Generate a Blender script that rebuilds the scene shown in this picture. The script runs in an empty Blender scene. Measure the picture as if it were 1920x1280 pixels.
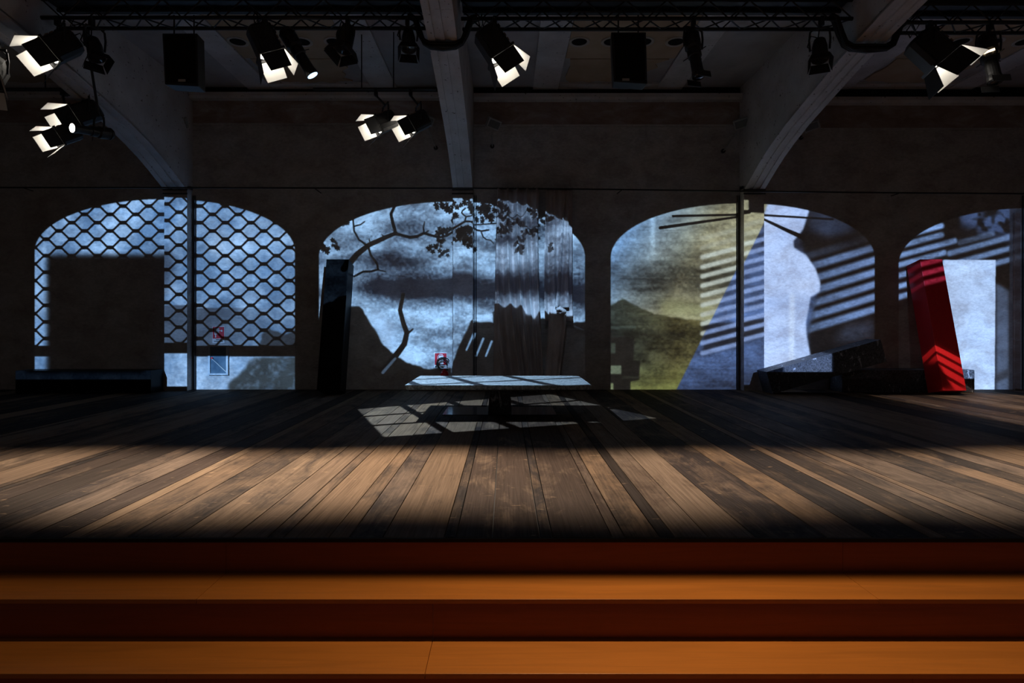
import bpy, bmesh, math, random
import numpy as np
from mathutils import Vector, Matrix
random.seed(7)
PI = math.pi
scene = bpy.context.scene
COL = scene.collection

# ------------------------------------------------------------------ camera
F, CX, CY, EYE, D = 1100.0, 948.0, 605.0, 1.55, 13.64     # focal length in px, principal point, eye height above stage, wall distance
cam_d = bpy.data.cameras.new('camera')
cam_d.sensor_width = 36.0
cam_d.lens = 36.0 * F / 1920.0
cam_d.shift_x = (960 - CX) / 1920.0
cam_d.shift_y = -(640 - CY) / 1920.0
cam = bpy.data.objects.new('camera', cam_d)
cam.location = (0, 0, EYE)
cam.rotation_euler = (PI / 2, 0, 0)
COL.objects.link(cam)
scene.camera = cam

# ------------------------------------------------------------------ exposure, world
vs = scene.view_settings
vs.view_transform = 'Standard'
vs.look = 'None'
vs.exposure = 0.0
vs.gamma = 1.0
vs.use_curve_mapping = False
wd = bpy.data.worlds.new('dim_hall')
scene.world = wd
wd.use_nodes = True
wd.node_tree.nodes['Background'].inputs[0].default_value = (1.0, 0.86, 0.80, 1)
wd.node_tree.nodes['Background'].inputs[1].default_value = 0.019

def pt(px, py, d):
    return Vector(((px - CX) / F * d, d, EYE - (py - CY) / F * d))

# ------------------------------------------------------------------ slides for the wall projectors (what the projectors show)
class Slide:
    """A projected picture, laid out on the flat of the back wall (80.65 units per metre)."""
    S = 2.0
    def __init__(s, x0, x1, y0, y1, seed):
        s.x0, s.x1, s.y0, s.y1 = x0, x1, y0, y1
        s.w, s.h = int((x1 - x0) * s.S), int((y1 - y0) * s.S)
        s.X, s.Y = np.meshgrid(x0 + (np.arange(s.w) + .5) / s.S, y0 + (np.arange(s.h) + .5) / s.S)
        s.X = s.X.astype(np.float32); s.Y = s.Y.astype(np.float32)
        s.img = np.zeros((s.h, s.w, 3), np.float32)
        s.rs = np.random.RandomState(seed)
    def noise(s, sx, sy=None, octaves=4, gain=.55):
        sy = sy or sx
        out = np.zeros((s.h, s.w), np.float32); amp = 1.0; tot = 0
        for o in range(octaves):
            gx = max(2, int((s.x1 - s.x0) / sx * 2 ** o) + 3); gy = max(2, int((s.y1 - s.y0) / sy * 2 ** o) + 3)
            gx = min(gx, s.w); gy = min(gy, s.h)
            g = s.rs.rand(gy, gx).astype(np.float32)
            fx = np.linspace(0, gx - 1.001, s.w); fy = np.linspace(0, gy - 1.001, s.h)
            ix = fx.astype(int); iy = fy.astype(int); tx = fx - ix; ty = fy - iy
            tx = tx * tx * (3 - 2 * tx); ty = ty * ty * (3 - 2 * ty)
            a = g[iy][:, ix] * (1 - tx) + g[iy][:, ix + 1] * tx
            b = g[iy + 1][:, ix] * (1 - tx) + g[iy + 1][:, ix + 1] * tx
            out += amp * (a * (1 - ty)[:, None] + b * ty[:, None]); tot += amp; amp *= gain
        return out / tot
    def blur(s, m, r):
        n = max(1, int(round(r * s.S)))
        if n < 1: return m
        for _ in range(2):
            for ax in (0, 1):
                p = np.pad(m, [(n + 1, n) if a == ax else (0, 0) for a in (0, 1)], mode='edge')
                c = np.cumsum(p, axis=ax, dtype=np.float64)
                L = m.shape[ax]
                hi = np.take(c, np.arange(2 * n + 1, 2 * n + 1 + L), axis=ax); lo = np.take(c, np.arange(0, L), axis=ax)
                m = ((hi - lo) / (2 * n + 1)).astype(np.float32)
        return m
    def poly(s, pts, soft=0.6, jitter=0):
        X, Y = s.X, s.Y
        if jitter:
            X = X + (s.noise(14, octaves=3) - .5) * jitter * 2; Y = Y + (s.noise(14, octaves=3) - .5) * jitter * 2
        m = np.zeros((s.h, s.w), bool)
        n = len(pts)
        for i in range(n):
            (ax, ay), (bx, by) = pts[i], pts[(i + 1) % n]
            if ay == by: continue
            c = ((ay > Y) != (by > Y)) & (X < (bx - ax) * (Y - ay) / (by - ay) + ax)
            m ^= c
        return s.blur(m.astype(np.float32), soft) if soft else m.astype(np.float32)
    def stroke(s, pts, w0, w1=None, soft=.8):
        w1 = w0 if w1 is None else w1
        out = np.zeros((s.h, s.w), np.float32)
        n = len(pts) - 1
        for i in range(n):
            (ax, ay), (bx, by) = pts[i], pts[i + 1]
            ra = (w0 + (w1 - w0) * i / n) / 2; rb = (w0 + (w1 - w0) * (i + 1) / n) / 2
            m = max(ra, rb) + 3
            i0 = max(0, int((min(ax, bx) - m - s.x0) * s.S)); i1 = min(s.w, int((max(ax, bx) + m - s.x0) * s.S) + 1)
            j0 = max(0, int((min(ay, by) - m - s.y0) * s.S)); j1 = min(s.h, int((max(ay, by) + m - s.y0) * s.S) + 1)
            if i1 <= i0 or j1 <= j0: continue
            X = s.X[j0:j1, i0:i1]; Y = s.Y[j0:j1, i0:i1]
            dx, dy = bx - ax, by - ay; L = dx * dx + dy * dy + 1e-6
            t = np.clip(((X - ax) * dx + (Y - ay) * dy) / L, 0, 1)
            dist = np.hypot(X - ax - t * dx, Y - ay - t * dy) - (ra + (rb - ra) * t)
            out[j0:j1, i0:i1] = np.maximum(out[j0:j1, i0:i1], np.clip(.5 - dist / soft, 0, 1))
        return out
    def leaves(s, cx, cy, rx, ry, n, r=5.0):
        """a spray of five-lobed leaves"""
        out = np.zeros((s.h, s.w), np.float32); n = int(n * 1.1) + 1; r = r * .86
        for _ in range(n):
            a = s.rs.rand() * 2 * PI; q = math.sqrt(s.rs.rand())
            lx, ly = cx + rx * q * math.cos(a), cy + ry * q * math.sin(a)
            rr = r * (.75 + .5 * s.rs.rand()); ph = s.rs.rand() * 6.28
            for k in range(5):
                b = ph + k * 1.26
                out = np.maximum(out, s.stroke([(lx, ly), (lx + rr * .75 * math.cos(b), ly + rr * .75 * math.sin(b))], rr * .45, rr * .75))
        return out
    def lay(s, mask, rgb):
        c = np.array(rgb, np.float32) / 255.0
        s.img = s.img * (1 - mask[..., None]) + (c if c.ndim == 3 else c[None, None, :]) * mask[..., None]
    def arch(s, xl, xr, spring, top, bottom=730.5):
        cx = (xl + xr) / 2; a = (xr - xl) / 2
        u = np.clip(np.abs(s.X - cx) / a, 0, 1)
        yt = spring - (spring - top) * np.sqrt(np.maximum(0, 1 - u ** 2.05))
        m = ((np.abs(s.X - cx) < a) & (s.Y > yt) & (s.Y < bottom)).astype(np.float32)
        return s.blur(m, .5)
    def finish(s, name, mask):
        c = np.clip(s.img * mask[..., None] * np.array((.91, 1.02, 1.10), np.float32), 0, 1.2)
        lin = np.where(c <= .04045, c / 12.92, ((c + .055) / 1.055) ** 2.4)
        px = np.ones((s.h, s.w, 4), np.float32); px[..., :3] = lin[::-1]
        im = bpy.data.images.new(name, s.w, s.h, alpha=False, float_buffer=True)
        im.colorspace_settings.name = 'Non-Color'
        im.pixels.foreach_set(px.ravel()); im.update(); im.pack()
        return im

def tri(x):      # triangle wave, period 2, +1 at even integers
    t = np.mod(x, 2.0); return 1 - 2 * np.where(t < 1, t, 2 - t)

def mix(a, b, t):
    a = np.array(a, np.float32); b = np.array(b, np.float32)
    return a + (b - a) * t[..., None]

def slide_grille():
    s = Slide(55, 565, 362, 734, 3)
    n = s.noise(60); fine = s.noise(5, octaves=3)
    s.img = mix((92, 122, 158), (176, 203, 236), np.clip((n - .3) * 1.9 + (fine - .5) * .55, 0, 1)) / 255
    s.lay(s.blur(((s.X > 308) & (s.Y > 577) & (s.Y < 650)).astype(np.float32), 1) * np.clip(1.15 - (s.X - 340) / 170, .1, .85), (52, 62, 78))
    s.lay(s.poly([(308, 480), (335, 470), (345, 515), (320, 570), (308, 575)], 9) * .75, (50, 62, 80))
    s.lay(s.poly([(430, 734), (429, 722), (437, 708), (450, 700), (461, 690), (468, 678), (478, 668), (565, 668), (565, 734)], 2.5, 3) * np.clip(.35 + 1.3 * s.noise(12), 0, 1), (52, 60, 66))
    s.lay(s.poly([(484, 655), (490, 628), (505, 613), (520, 620), (535, 628), (556, 620), (556, 655)], 1.5, 5) * .8, (34, 36, 40))
    # expanded metal grille
    g = np.zeros_like(s.X)
    sh = np.clip(tri((s.X - 278.5) / 24.0) * 1.55, -1, 1)
    y0 = 417.3 - 15.5
    for j in range(-5, 18):
        yj = y0 + 15.5 * (j + .5) + (1 if j % 2 == 0 else -1) * sh * 7.75
        g = np.maximum(g, np.clip((2.7 + .9 * np.maximum(0, np.abs(sh) - .8) * 5 - np.abs(s.Y - yj)) / .9 + .5, 0, 1))
    g *= (s.Y < 655)
    s.lay(g, (4, 4, 4))
    s.lay(s.blur(((s.Y > 648) & (s.Y < 668)).astype(np.float32), .6), (4, 4, 4))
    s.lay(s.blur(((s.X > 88) & (s.X < 316) & (s.Y > 478) & (s.Y < 716)).astype(np.float32), 5) * .995, (2, 2, 2))
    return s, s.finish('slide_grille', s.arch(65, 553, 471, 373))

def slide_tree():
    s = Slide(590, 1106, 368, 734, 11)
    cl = s.noise(110, 34, 5); c2 = s.noise(40, 16, 4); fine = s.noise(4, octaves=3)
    t = (s.Y - 378) / 350
    band = np.exp(-((s.Y - 538 + (s.X - 800) * -.05) / 24) ** 2) * np.clip((s.X - 650) / 60, 0, 1) * 1.15
    band += .6 * np.exp(-((s.Y - 490) / 14) ** 2) * np.clip((s.X - 640) / 60, 0, 1) * np.clip((830 - s.X) / 60, 0, 1)
    lum = .58 + (cl - .5) * 1.15 + (c2 - .5) * .5 + (fine - .5) * .45 - band * .75 * np.clip(.25 + 1.5 * c2 * (.5 + cl), 0, 1.1)
    lum += .25 * np.exp(-((s.Y - 590) / 20) ** 2) + .25 * np.exp(-(((s.X - 900) / 60) ** 2 + ((s.Y - 430) / 40) ** 2))
    s.img = mix((22, 28, 40), (176, 208, 240), np.clip(lum * 1.08, 0, 1)) / 255
    s.lay(s.poly([(690, 590), (702, 575), (745, 612), (742, 660), (712, 640)], 8) * .6, (168, 192, 222))
    ink = (5, 5, 5); dk = np.clip(.95 + (s.noise(9) - .5) * .1, 0, 1)
    # rocks and ground
    s.lay(s.poly([(590, 600), (640, 575), (659, 574), (673, 574), (682, 581), (695, 605), (706, 622), (716, 643), (737, 664), (747, 671), (774, 684), (806, 692), (846, 689), (850, 740), (590, 740)], 1.2, 3) * dk, (9, 8, 7))
    s.lay(s.poly([(846, 740), (846, 690), (865, 647), (882, 609), (892, 602), (925, 605), (924, 584), (975, 586), (999, 609), (1016, 596), (1040, 604), (1071, 606), (1106, 601), (1106, 740)], 1.0, 2) * dk, (7, 6, 6))
    for a, b in (((891, 626), (874, 664)), ((906, 635), (893, 667)), ((922, 640), (911, 667))):
        s.lay(s.stroke([a, b], 4.5, 3.5, 2), (120, 148, 178))
    s.lay(s.stroke([(1068, 607), (1092, 618)], 2, 2, 2) * .5, (70, 80, 92))
    s.lay(s.poly([(600, 474), (607, 470), (606, 505), (600, 510)], 2) * .3, (90, 110, 140))
    # lower trunk
    s.lay(s.stroke([(756, 552), (750, 581), (756, 605), (763, 624), (758, 645), (744, 664), (718, 696)], 7, 12, 1.2), ink)
    s.lay(s.stroke([(762, 625), (768, 622), (774, 617)], 5, 3), ink)
    s.lay(s.stroke([(741, 672), (718, 698)], 5, 6, 2) * .8, (84, 98, 116))
    # branches
    for pts, a, b in (
        ([(640, 520), (655, 494), (670, 476), (692, 459), (723, 445), (742, 437)], 13, 7),
        ([(742, 437), (736, 416), (733, 401), (741, 384)], 6.5, 5),
        ([(742, 438), (769, 445), (782, 443), (795, 437), (808, 441), (824, 445), (837, 442), (856, 431), (871, 422), (883, 422), (893, 431), (903, 433), (916, 431)], 6, 3),
        ([(795, 437), (794, 426), (796, 416)], 3.5, 2), ([(796, 437), (804, 432)], 3, 2),
        ([(871, 421), (873, 413), (865, 406), (866, 402), (872, 397)], 3, 2.5), ([(873, 413), (884, 411), (890, 404)], 2.5, 2),
        ([(902, 434), (906, 444), (912, 449), (920, 450), (926, 457)], 2.6, 1.8),
        ([(690, 460), (695, 478), (707, 495), (709, 505), (695, 509), (681, 509), (664, 518)], 4, 4), ([(709, 506), (723, 509)], 3, 2),
        ([(662, 412), (664, 433), (673, 449), (688, 460)], 3, 4), ([(664, 424), (676, 421), (684, 415)], 3, 2),
        ([(883, 422), (940, 418), (975, 416), (1000, 400)], 2.5, 1.5), ([(960, 418), (990, 440), (1012, 436)], 2, 1.5),
        ([(723, 446), (716, 440)], 3, 2), ([(695, 459), (692, 448)], 3, 2)):
        s.lay(s.stroke(pts, a, b), ink)
    for cx, cy, rx, ry, n, r in ((828, 386, 14, 6, 7, 5), (850, 392, 14, 8, 7, 5.5), (850, 408, 8, 7, 5, 4.5), (874, 384, 9, 6, 6, 4.5), (886, 396, 6, 12, 6, 4.5),
        (832, 433, 15, 7, 8, 6), (824, 452, 10, 5, 4, 5), (815, 465, 14, 7, 8, 4.5), (830, 475, 12, 8, 7, 4), (868, 436, 16, 9, 12, 6), (872, 450, 14, 8, 9, 5.5), (854, 453, 8, 5, 4, 4),
        (880, 467, 13, 7, 9, 4.5), (905, 390, 14, 9, 12, 5.5), (918, 400, 10, 16, 12, 5), (900, 412, 8, 5, 4, 4), (930, 388, 6, 12, 8, 4.5),
        (942, 392, 12, 9, 9, 4.5), (945, 412, 14, 10, 12, 4.5), (950, 436, 14, 12, 13, 4.5), (968, 424, 8, 6, 5, 4), (980, 430, 9, 5, 5, 4), (985, 447, 9, 7, 6, 4), (1002, 447, 10, 7, 7, 4.5),
        (975, 470, 9, 16, 11, 4.5), (998, 404, 9, 8, 7, 4.5), (958, 383, 12, 4, 6, 4), (985, 386, 18, 4, 7, 4), (1010, 412, 10, 12, 9, 4.5), (1028, 418, 9, 6, 7, 4), (1030, 474, 6, 7, 6, 4),
        (938, 446, 8, 8, 6, 4), (1024, 400, 12, 7, 8, 5),
        (625, 426, 14, 5, 7, 4), (645, 420, 8, 4, 4, 3.5), (612, 465, 10, 8, 9, 4.5), (624, 455, 8, 6, 5, 4), (630, 466, 7, 5, 4, 4)):
        s.lay(s.leaves(cx, cy, rx, ry, n, r), ink)
    return s, s.finish('slide_tree', s.arch(598, 1097, 482, 378))

def slide_room():
    s = Slide(1135, 1965, 372, 734, 23)
    n = s.noise(90, 40); c2 = s.noise(36, 14, 4); fine = s.noise(4, octaves=3); hz = s.noise(120, 3, 3)
    tex = (c2 - .5) * .55 + (fine - .5) * .4 + (hz - .5) * .25
    # landscape half: pale sky going down to olive ground
    sky = mix((120, 150, 184), (146, 134, 104), np.clip((s.X - 1180) / 150 + (s.Y - 430) / 260, 0, 1))
    lum = np.clip(.98 - .62 * np.exp(-((s.Y - 520) / 32) ** 2) * np.clip((s.X - 1130) / 60, .7, 1) + (n - .5) * .5 + tex * .9, .2, 1.35)
    lum += .35 * np.exp(-((s.X - 1224) / 6) ** 2) * np.clip((510 - s.Y) / 60, 0, 1)
    s.img = sky * lum[..., None] / 255
    s.lay(s.poly([(1240, 565), (1270, 561), (1330, 572), (1360, 600), (1240, 592)], 7) * .6, (168, 160, 110))
    mtn = s.poly([(1140, 574), (1157, 566), (1168, 560), (1178, 564), (1190, 573), (1227, 588), (1251, 592), (1292, 600), (1340, 603), (1400, 606), (1400, 740), (1140, 740)], 1.5, 3)
    gnd = mix((50, 56, 50), (84, 74, 44), np.clip((s.X - 1150) / 120, 0, 1)) * np.clip(.95 + tex * 1.5 - .3 * np.exp(-((s.Y - 630) / 30) ** 2), .35, 1.6)[..., None]
    gnd = gnd + (np.array((128, 124, 66), np.float32) - gnd) * (np.clip((s.Y - 668) / 58, 0, 1) ** 1.3 * np.clip(.8 + tex, 0, 1))[..., None]
    s.img = s.img * (1 - mtn[..., None]) + gnd / 255 * mtn[..., None]
    s.lay(s.stroke([(1143, 614), (1190, 613)], 4, 4, 5) * .5, (92, 104, 96))
    s.lay(s.poly([(1140, 631), (1189, 632), (1188, 676), (1200, 676), (1198, 712), (1182, 715), (1182, 740), (1140, 740)], 1), (24, 22, 19))
    for b in ((1144, 643, 1154, 662, (58, 62, 52)), (1143, 685, 1165, 701, (106, 110, 88)), (1143, 718, 1150, 732, (120, 122, 86)), (1166, 705, 1198, 710, (40, 38, 30))):
        s.lay(s.poly([(b[0], b[1]), (b[2], b[1]), (b[2], b[3]), (b[0], b[3])], .8), b[4])
    # blue half to the right of the slanting line
    blue = s.poly([(1447, 373), (1268, 731), (1268, 740), (1700, 740), (1700, 373)], .6)
    bl = mix((34, 38, 52), (96, 118, 166), np.clip(.42 + (n - .5) * .8 + tex * 1.1 + .35 * np.exp(-((s.Y - 590) / 20) ** 2) - .3 * (s.Y < 480), 0, 1))
    s.img = s.img * (1 - blue[..., None]) + bl / 255 * blue[..., None]
    # blind stripes, left set
    st = np.zeros_like(s.X)
    for k, y in enumerate((447, 464, 482, 500.5, 518, 535.5, 554, 572, 590, 607, 625, 643, 662)):
        st = np.maximum(st, s.stroke([(1317, y), (1432, y - 30)], 8.5, 8.5, 4) * (.35 if k < 2 else 1))
    s.lay(s.blur(((s.X > 1318) & (s.X < 1432) & (s.Y > 605) & (s.Y < 665 - .26 * (s.X - 1318))).astype(np.float32), 3) * .8, (22, 20, 22))
    s.lay(st * .9 * (1 - blue), (196, 190, 172)); s.lay(st * .85 * blue, (142, 156, 196))
    # right set: dark with stripes
    right = s.poly([(1515, 395), (1500, 450), (1512, 480), (1536, 540), (1515, 620), (1520, 740), (1660, 740), (1660, 373), (1515, 373)], 4)
    s.lay(right, (13, 11, 11))
    s.lay(s.poly([(1518, 384), (1560, 395), (1600, 420), (1600, 432), (1550, 445), (1515, 430)], 8) * .6 * np.clip(.4 + n, 0, 1), (70, 84, 116))
    sr = np.zeros_like(s.X)
    for k, y in enumerate((442, 464, 488, 511, 534, 557, 580)):
        sr = np.maximum(sr, s.stroke([(1490, y + 45), (1660, y - 7)], 14, 13, 6) * (.45 if k == 0 else 1))
    s.lay(sr * right * np.clip(.62 + (s.X - 1530) / 240 + tex * .6, 0, 1) * np.clip((s.Y - 440) / 40, .2, 1), (122, 144, 188))
    s.lay(s.poly([(1560, 640), (1590, 610), (1640, 600), (1640, 632), (1600, 642)], 9) * .7 * np.clip(.3 + n + tex, 0, 1), (76, 86, 112))
    # bright cut-out figure between the two
    s.lay(s.poly([(1426, 734), (1426, 420), (1440, 380), (1517, 384), (1517, 396), (1506, 430), (1488, 452), (1489, 464), (1512, 478), (1530, 505), (1538.5, 530), (1537, 547), (1520, 557), (1516, 581), (1511, 605), (1513, 630), (1519, 662), (1519, 734)], 1.6), mix((164, 176, 212), (204, 210, 236), np.clip(n + tex * .4, 0, 1)))
    s.lay(s.stroke([(1485, 555), (1484, 675)], 10, 10, 6) * .5, (236, 240, 255))
    # ceiling fan silhouette
    ink = (6, 5, 5)
    s.lay(s.poly([(1392, 377), (1431, 377), (1431, 407), (1392, 404)], 1), ink)
    for pts, a, b in (([(1262, 405), (1400, 402)], 4.5, 4), ([(1238, 427), (1394, 405)], 6, 4), ([(1428, 403), (1562, 411)], 4, 3.5), ([(1428, 409), (1472, 430), (1508, 446)], 4, 9)):
        s.lay(s.stroke(pts, a, b, 1.2), ink)
    # next opening: blinds, leaf mottle and a bright doorway
    m4 = s.blur((s.X > 1662).astype(np.float32), .5)
    s.lay(m4, (11, 10, 10))
    lf = np.clip((s.noise(26, 20, 3) - .42) * 6, 0, 1)
    s.lay(m4 * s.poly([(1790, 380), (1970, 380), (1970, 470), (1900, 452), (1850, 440), (1800, 420)], 8) * np.clip(lf + .1, 0, 1) * .8, (74, 92, 132))
    sb = np.zeros_like(s.X)
    for y, x0, x1, a in ((445, 1684, 1765, 1), (462, 1684, 1765, .8), (480, 1684, 1790, .9), (497, 1684, 1770, .95), (517, 1684, 1775, 1), (537, 1684, 1775, 1), (557, 1684, 1775, 1), (486, 1800, 1860, .45), (501, 1780, 1965, .8), (522, 1800, 1965, .8), (543, 1860, 1965, .8)):
        sb = np.maximum(sb, s.stroke([(x0, y - .27 * (x0 - 1684)), (x1, y - .27 * (x1 - 1684))], 10.5, 10.5, 5) * a)
    s.lay(sb * m4 * np.clip(.9 + tex, 0, 1), (132, 156, 200))
    s.lay(m4 * s.poly([(1867, 530), (1892, 545), (1892, 740), (1867, 740)], 3) * np.clip(.5 + n * .6, 0, 1), (96, 108, 134))
    s.lay(m4 * s.poly([(1867, 702), (1892, 690), (1892, 706), (1867, 718)], 3) * .6, (34, 32, 34))
    s.lay(s.poly([(1768.5, 487), (1867, 487), (1865, 740), (1768.5, 740)], .7), mix((172, 186, 218), (205, 216, 240), np.clip(n + tex * .3, 0, 1)))
    s.lay(m4 * s.blur((s.X > 1893).astype(np.float32), 1) * .85, (30, 34, 44))
    return s, s.finish('slide_room', np.maximum(s.arch(1145, 1640, 483, 381), s.arch(1685, 2176, 496, 390)))

def light_nodes(ld):
    ld.use_nodes = True
    nt = ld.node_tree; nt.nodes.clear()
    N = nt.nodes.new; L = nt.links.new
    out = N('ShaderNodeOutputLight'); em = N('ShaderNodeEmission'); L(em.outputs[0], out.inputs[0])
    tc = N('ShaderNodeTexCoord'); sep = N('ShaderNodeSeparateXYZ'); L(tc.outputs['Normal'], sep.inputs[0])
    def m(op, a, b=None, c=None):
        n = N('ShaderNodeMath'); n.operation = op
        for i, v in enumerate((a, b, c)):
            if v is None: continue
            if isinstance(v, (int, float)): n.inputs[i].default_value = v
            else: L(v, n.inputs[i])
        return n.outputs[0]
    nz = m('MULTIPLY', sep.outputs[2], -1.0)
    tx = m('DIVIDE', sep.outputs[0], nz); ty = m('DIVIDE', sep.outputs[1], nz)
    cosv = m('ABSOLUTE', nz)
    return nt, N, L, m, em, tx, ty, cosv

def wall_projector(name, loc, slide, image, power):
    ld = bpy.data.lights.new(name, 'SPOT'); ld.energy = power; ld.spot_size = math.radians(150); ld.spot_blend = 0; ld.shadow_soft_size = .01
    o = bpy.data.objects.new(name, ld); COL.objects.link(o)
    o.location = loc; o.rotation_euler = (PI / 2, 0, 0)
    nt, N, L, m, em, tx, ty, cosv = light_nodes(ld)
    h = D - loc[1]; k = F / D
    u = m('MULTIPLY_ADD', tx, h * k / (slide.x1 - slide.x0), (CX + k * loc[0] - slide.x0) / (slide.x1 - slide.x0))
    # v measured upwards from the slide's lower edge
    v = m('MULTIPLY_ADD', ty, h * k / (slide.y1 - slide.y0), 1 - (CY + k * (EYE - loc[2]) - slide.y0) / (slide.y1 - slide.y0))
    cb = N('ShaderNodeCombineXYZ'); L(u, cb.inputs[0]); L(v, cb.inputs[1])
    ti = N('ShaderNodeTexImage'); ti.image = image; ti.extension = 'CLIP'; ti.interpolation = 'Linear'
    L(cb.outputs[0], ti.inputs[0]); L(ti.outputs[0], em.inputs[0])
    L(m('DIVIDE', 1.0, m('POWER', cosv, 3.0)), em.inputs[1])          # lens corrected to an even field on the wall
    return o

for fn, loc in ((slide_grille, (-9.2, 3.6, 4.2)), (slide_tree, (.1, 3.6, 5.5)), (slide_room, (7.2, 3.6, 5.5))):
    s_, im_ = fn()
    wall_projector(fn.__name__.replace('slide', 'projector'), loc, s_, im_, 9300)

# ------------------------------------------------------------------ stage lamps with shutters, cut on the floor plane
def smooth(m, N, L, val, a, b):
    n = N('ShaderNodeMapRange'); n.interpolation_type = 'SMOOTHSTEP'; n.clamp = True
    n.inputs[1].default_value = a; n.inputs[2].default_value = b; n.inputs[3].default_value = 0; n.inputs[4].default_value = 1
    L(val, n.inputs[0]); return n.outputs[0]

def floor_spot(name, loc, power, color, plane_z=0.0, size=.05):
    ld = bpy.data.lights.new(name, 'SPOT'); ld.energy = power; ld.color = color
    ld.spot_size = math.radians(160); ld.spot_blend = 0; ld.shadow_soft_size = size
    o = bpy.data.objects.new(name, ld); COL.objects.link(o); o.location = loc
    nt, N, L, m, em, tx, ty, cosv = light_nodes(ld)
    H = loc[2] - plane_z
    X = m('MULTIPLY_ADD', tx, H, loc[0]); Y = m('MULTIPLY_ADD', ty, H, loc[1])
    sm = lambda v, a, b: smooth(m, N, L, v, a, b)
    return o, m, sm, X, Y, em, L

WARM = (1.0, .80, .62)
# fresnels washing the front of the stage from the grid behind it
for name, loc, cx, half, p in (('wash_lamp', (-6.9, 9.0, 5.1), -4.6, 3.6, 2900), ('wash_lamp', (-3.4, 8.95, 5.0), -1.9, 2.8, 2800),
                               ('wash_lamp', (0.25, 8.9, 5.0), .9, 2.8, 3000), ('wash_lamp', (-2.5, 10.7, 4.9), -2.6, 3.0, 1900),
                               ('wash_lamp', (7.0, 8.9, 5.0), 4.3, 3.8, 3500)):
    o, m, sm, X, Y, em, L = floor_spot(name, loc, p, WARM)
    yy = m('ADD', Y, m('MULTIPLY', m('SINE', m('MULTIPLY', X, 1.7)), .10))
    band = m('MULTIPLY', sm(yy, 4.35, 5.35), sm(yy, 7.45, 6.45))
    fall = m('MULTIPLY', sm(X, cx - half, cx - half * .25), sm(X, cx + half, cx + half * .25))
    L(m('MULTIPLY', band, fall), em.inputs[1])

# profile spot with a window gobo on the table
def homography(src, dst):
    A = []
    for (x, y), (u, v) in zip(src, dst):
        A.append([x, y, 1, 0, 0, 0, -u * x, -u * y]); A.append([0, 0, 0, x, y, 1, -v * x, -v * y])
    h = np.linalg.solve(np.array(A, float), np.array([c for p in dst for c in p], float))
    return [float(q) for q in h] + [1.0]
o, m, sm, X, Y, em, L = floor_spot('window_gobo_lamp', (-3.050, 9.440, 5.440), 2700, (.52, .74, 1.0), 0, .012)
h = homography([(-2.67, 10.54), (-1.66, 7.97), (2.485, 9.525), (.975, 12.76)], [(0, 1), (0, 0), (1, 0), (1, 1)])
den = m('ADD', m('MULTIPLY_ADD', X, h[6], 1.0), m('MULTIPLY', Y, h[7]))
uu = m('DIVIDE', m('ADD', m('MULTIPLY_ADD', X, h[0], h[2]), m('MULTIPLY', Y, h[1])), den)
vv = m('DIVIDE', m('ADD', m('MULTIPLY_ADD', X, h[3], h[5]), m('MULTIPLY', Y, h[4])), den)
mask = m('MULTIPLY', m('MULTIPLY', sm(uu, -.004, .012), sm(uu, 1.003, .99)), m('MULTIPLY', sm(vv, -.004, .012), sm(vv, 1.003, .99)))
for k in (.25, .5, .75):
    mask = m('MULTIPLY', mask, sm(m('ABSOLUTE', m('SUBTRACT', uu, k)), .016, .027))
for k in (.333, .667):
    mask = m('MULTIPLY', mask, sm(m('ABSOLUTE', m('SUBTRACT', vv, k)), .017, .026))
L(mask, em.inputs[1])

# profile spot with a slat gobo on the red pillar
o, m, sm, X, Y, em, L = floor_spot('slat_gobo_lamp', (7.45, 9.0, 5.0), 1500, (1.0, .82, .7), 0, .012)
edge = m('MULTIPLY', sm(X, 7.7, 8.1), m('MULTIPLY', sm(m('SUBTRACT', Y, m('MULTIPLY', m('SUBTRACT', X, 9.5), -.9)), 14.15, 13.95), sm(Y, 8.6, 9.2)))
q = m('FRACT', m('MULTIPLY', m('ADD', Y, m('MULTIPLY', X, .9)), 2.7))
slat = m('MAXIMUM', sm(m('ABSOLUTE', m('SUBTRACT', q, .5)), .38, .28), sm(Y, 12.7, 12.5))
slat = m('MAXIMUM', m('MULTIPLY', slat, 1.0), .08)
slat = m('MULTIPLY', slat, m('MAXIMUM', sm(X, 9.55, 9.65), sm(Y, 12.7, 12.4)))
L(m('MULTIPLY', edge, slat), em.inputs[1])

# warm house lights over the steps
for loc, p in (((.9, 4.6, 6.4), 1250), ((4.4, 4.6, 6.4), 330), ((-4.2, 4.6, 6.4), 200)):
    o, m, sm, X, Y, em, L = floor_spot('house_lamp', loc, p, (1.0, .70, .40), -.25, .06)
    fall = m('MULTIPLY', sm(X, loc[0] - 4.5, loc[0] + .2), sm(X, loc[0] + 5, loc[0] - .2))
    L(m('MULTIPLY', m('MULTIPLY', sm(Y, 4.2, 4.05), sm(Y, -2, 2)), fall), em.inputs[1])

# ================================================================== materials
def mat(name, base=(.5, .5, .5), rough=.6, spec=.4, metal=0.0):
    mt = bpy.data.materials.new(name); mt.use_nodes = True
    b = mt.node_tree.nodes['Principled BSDF']
    b.inputs['Base Color'].default_value = (*base, 1); b.inputs['Roughness'].default_value = rough
    b.inputs['Specular IOR Level'].default_value = spec; b.inputs['Metallic'].default_value = metal
    return mt

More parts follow.
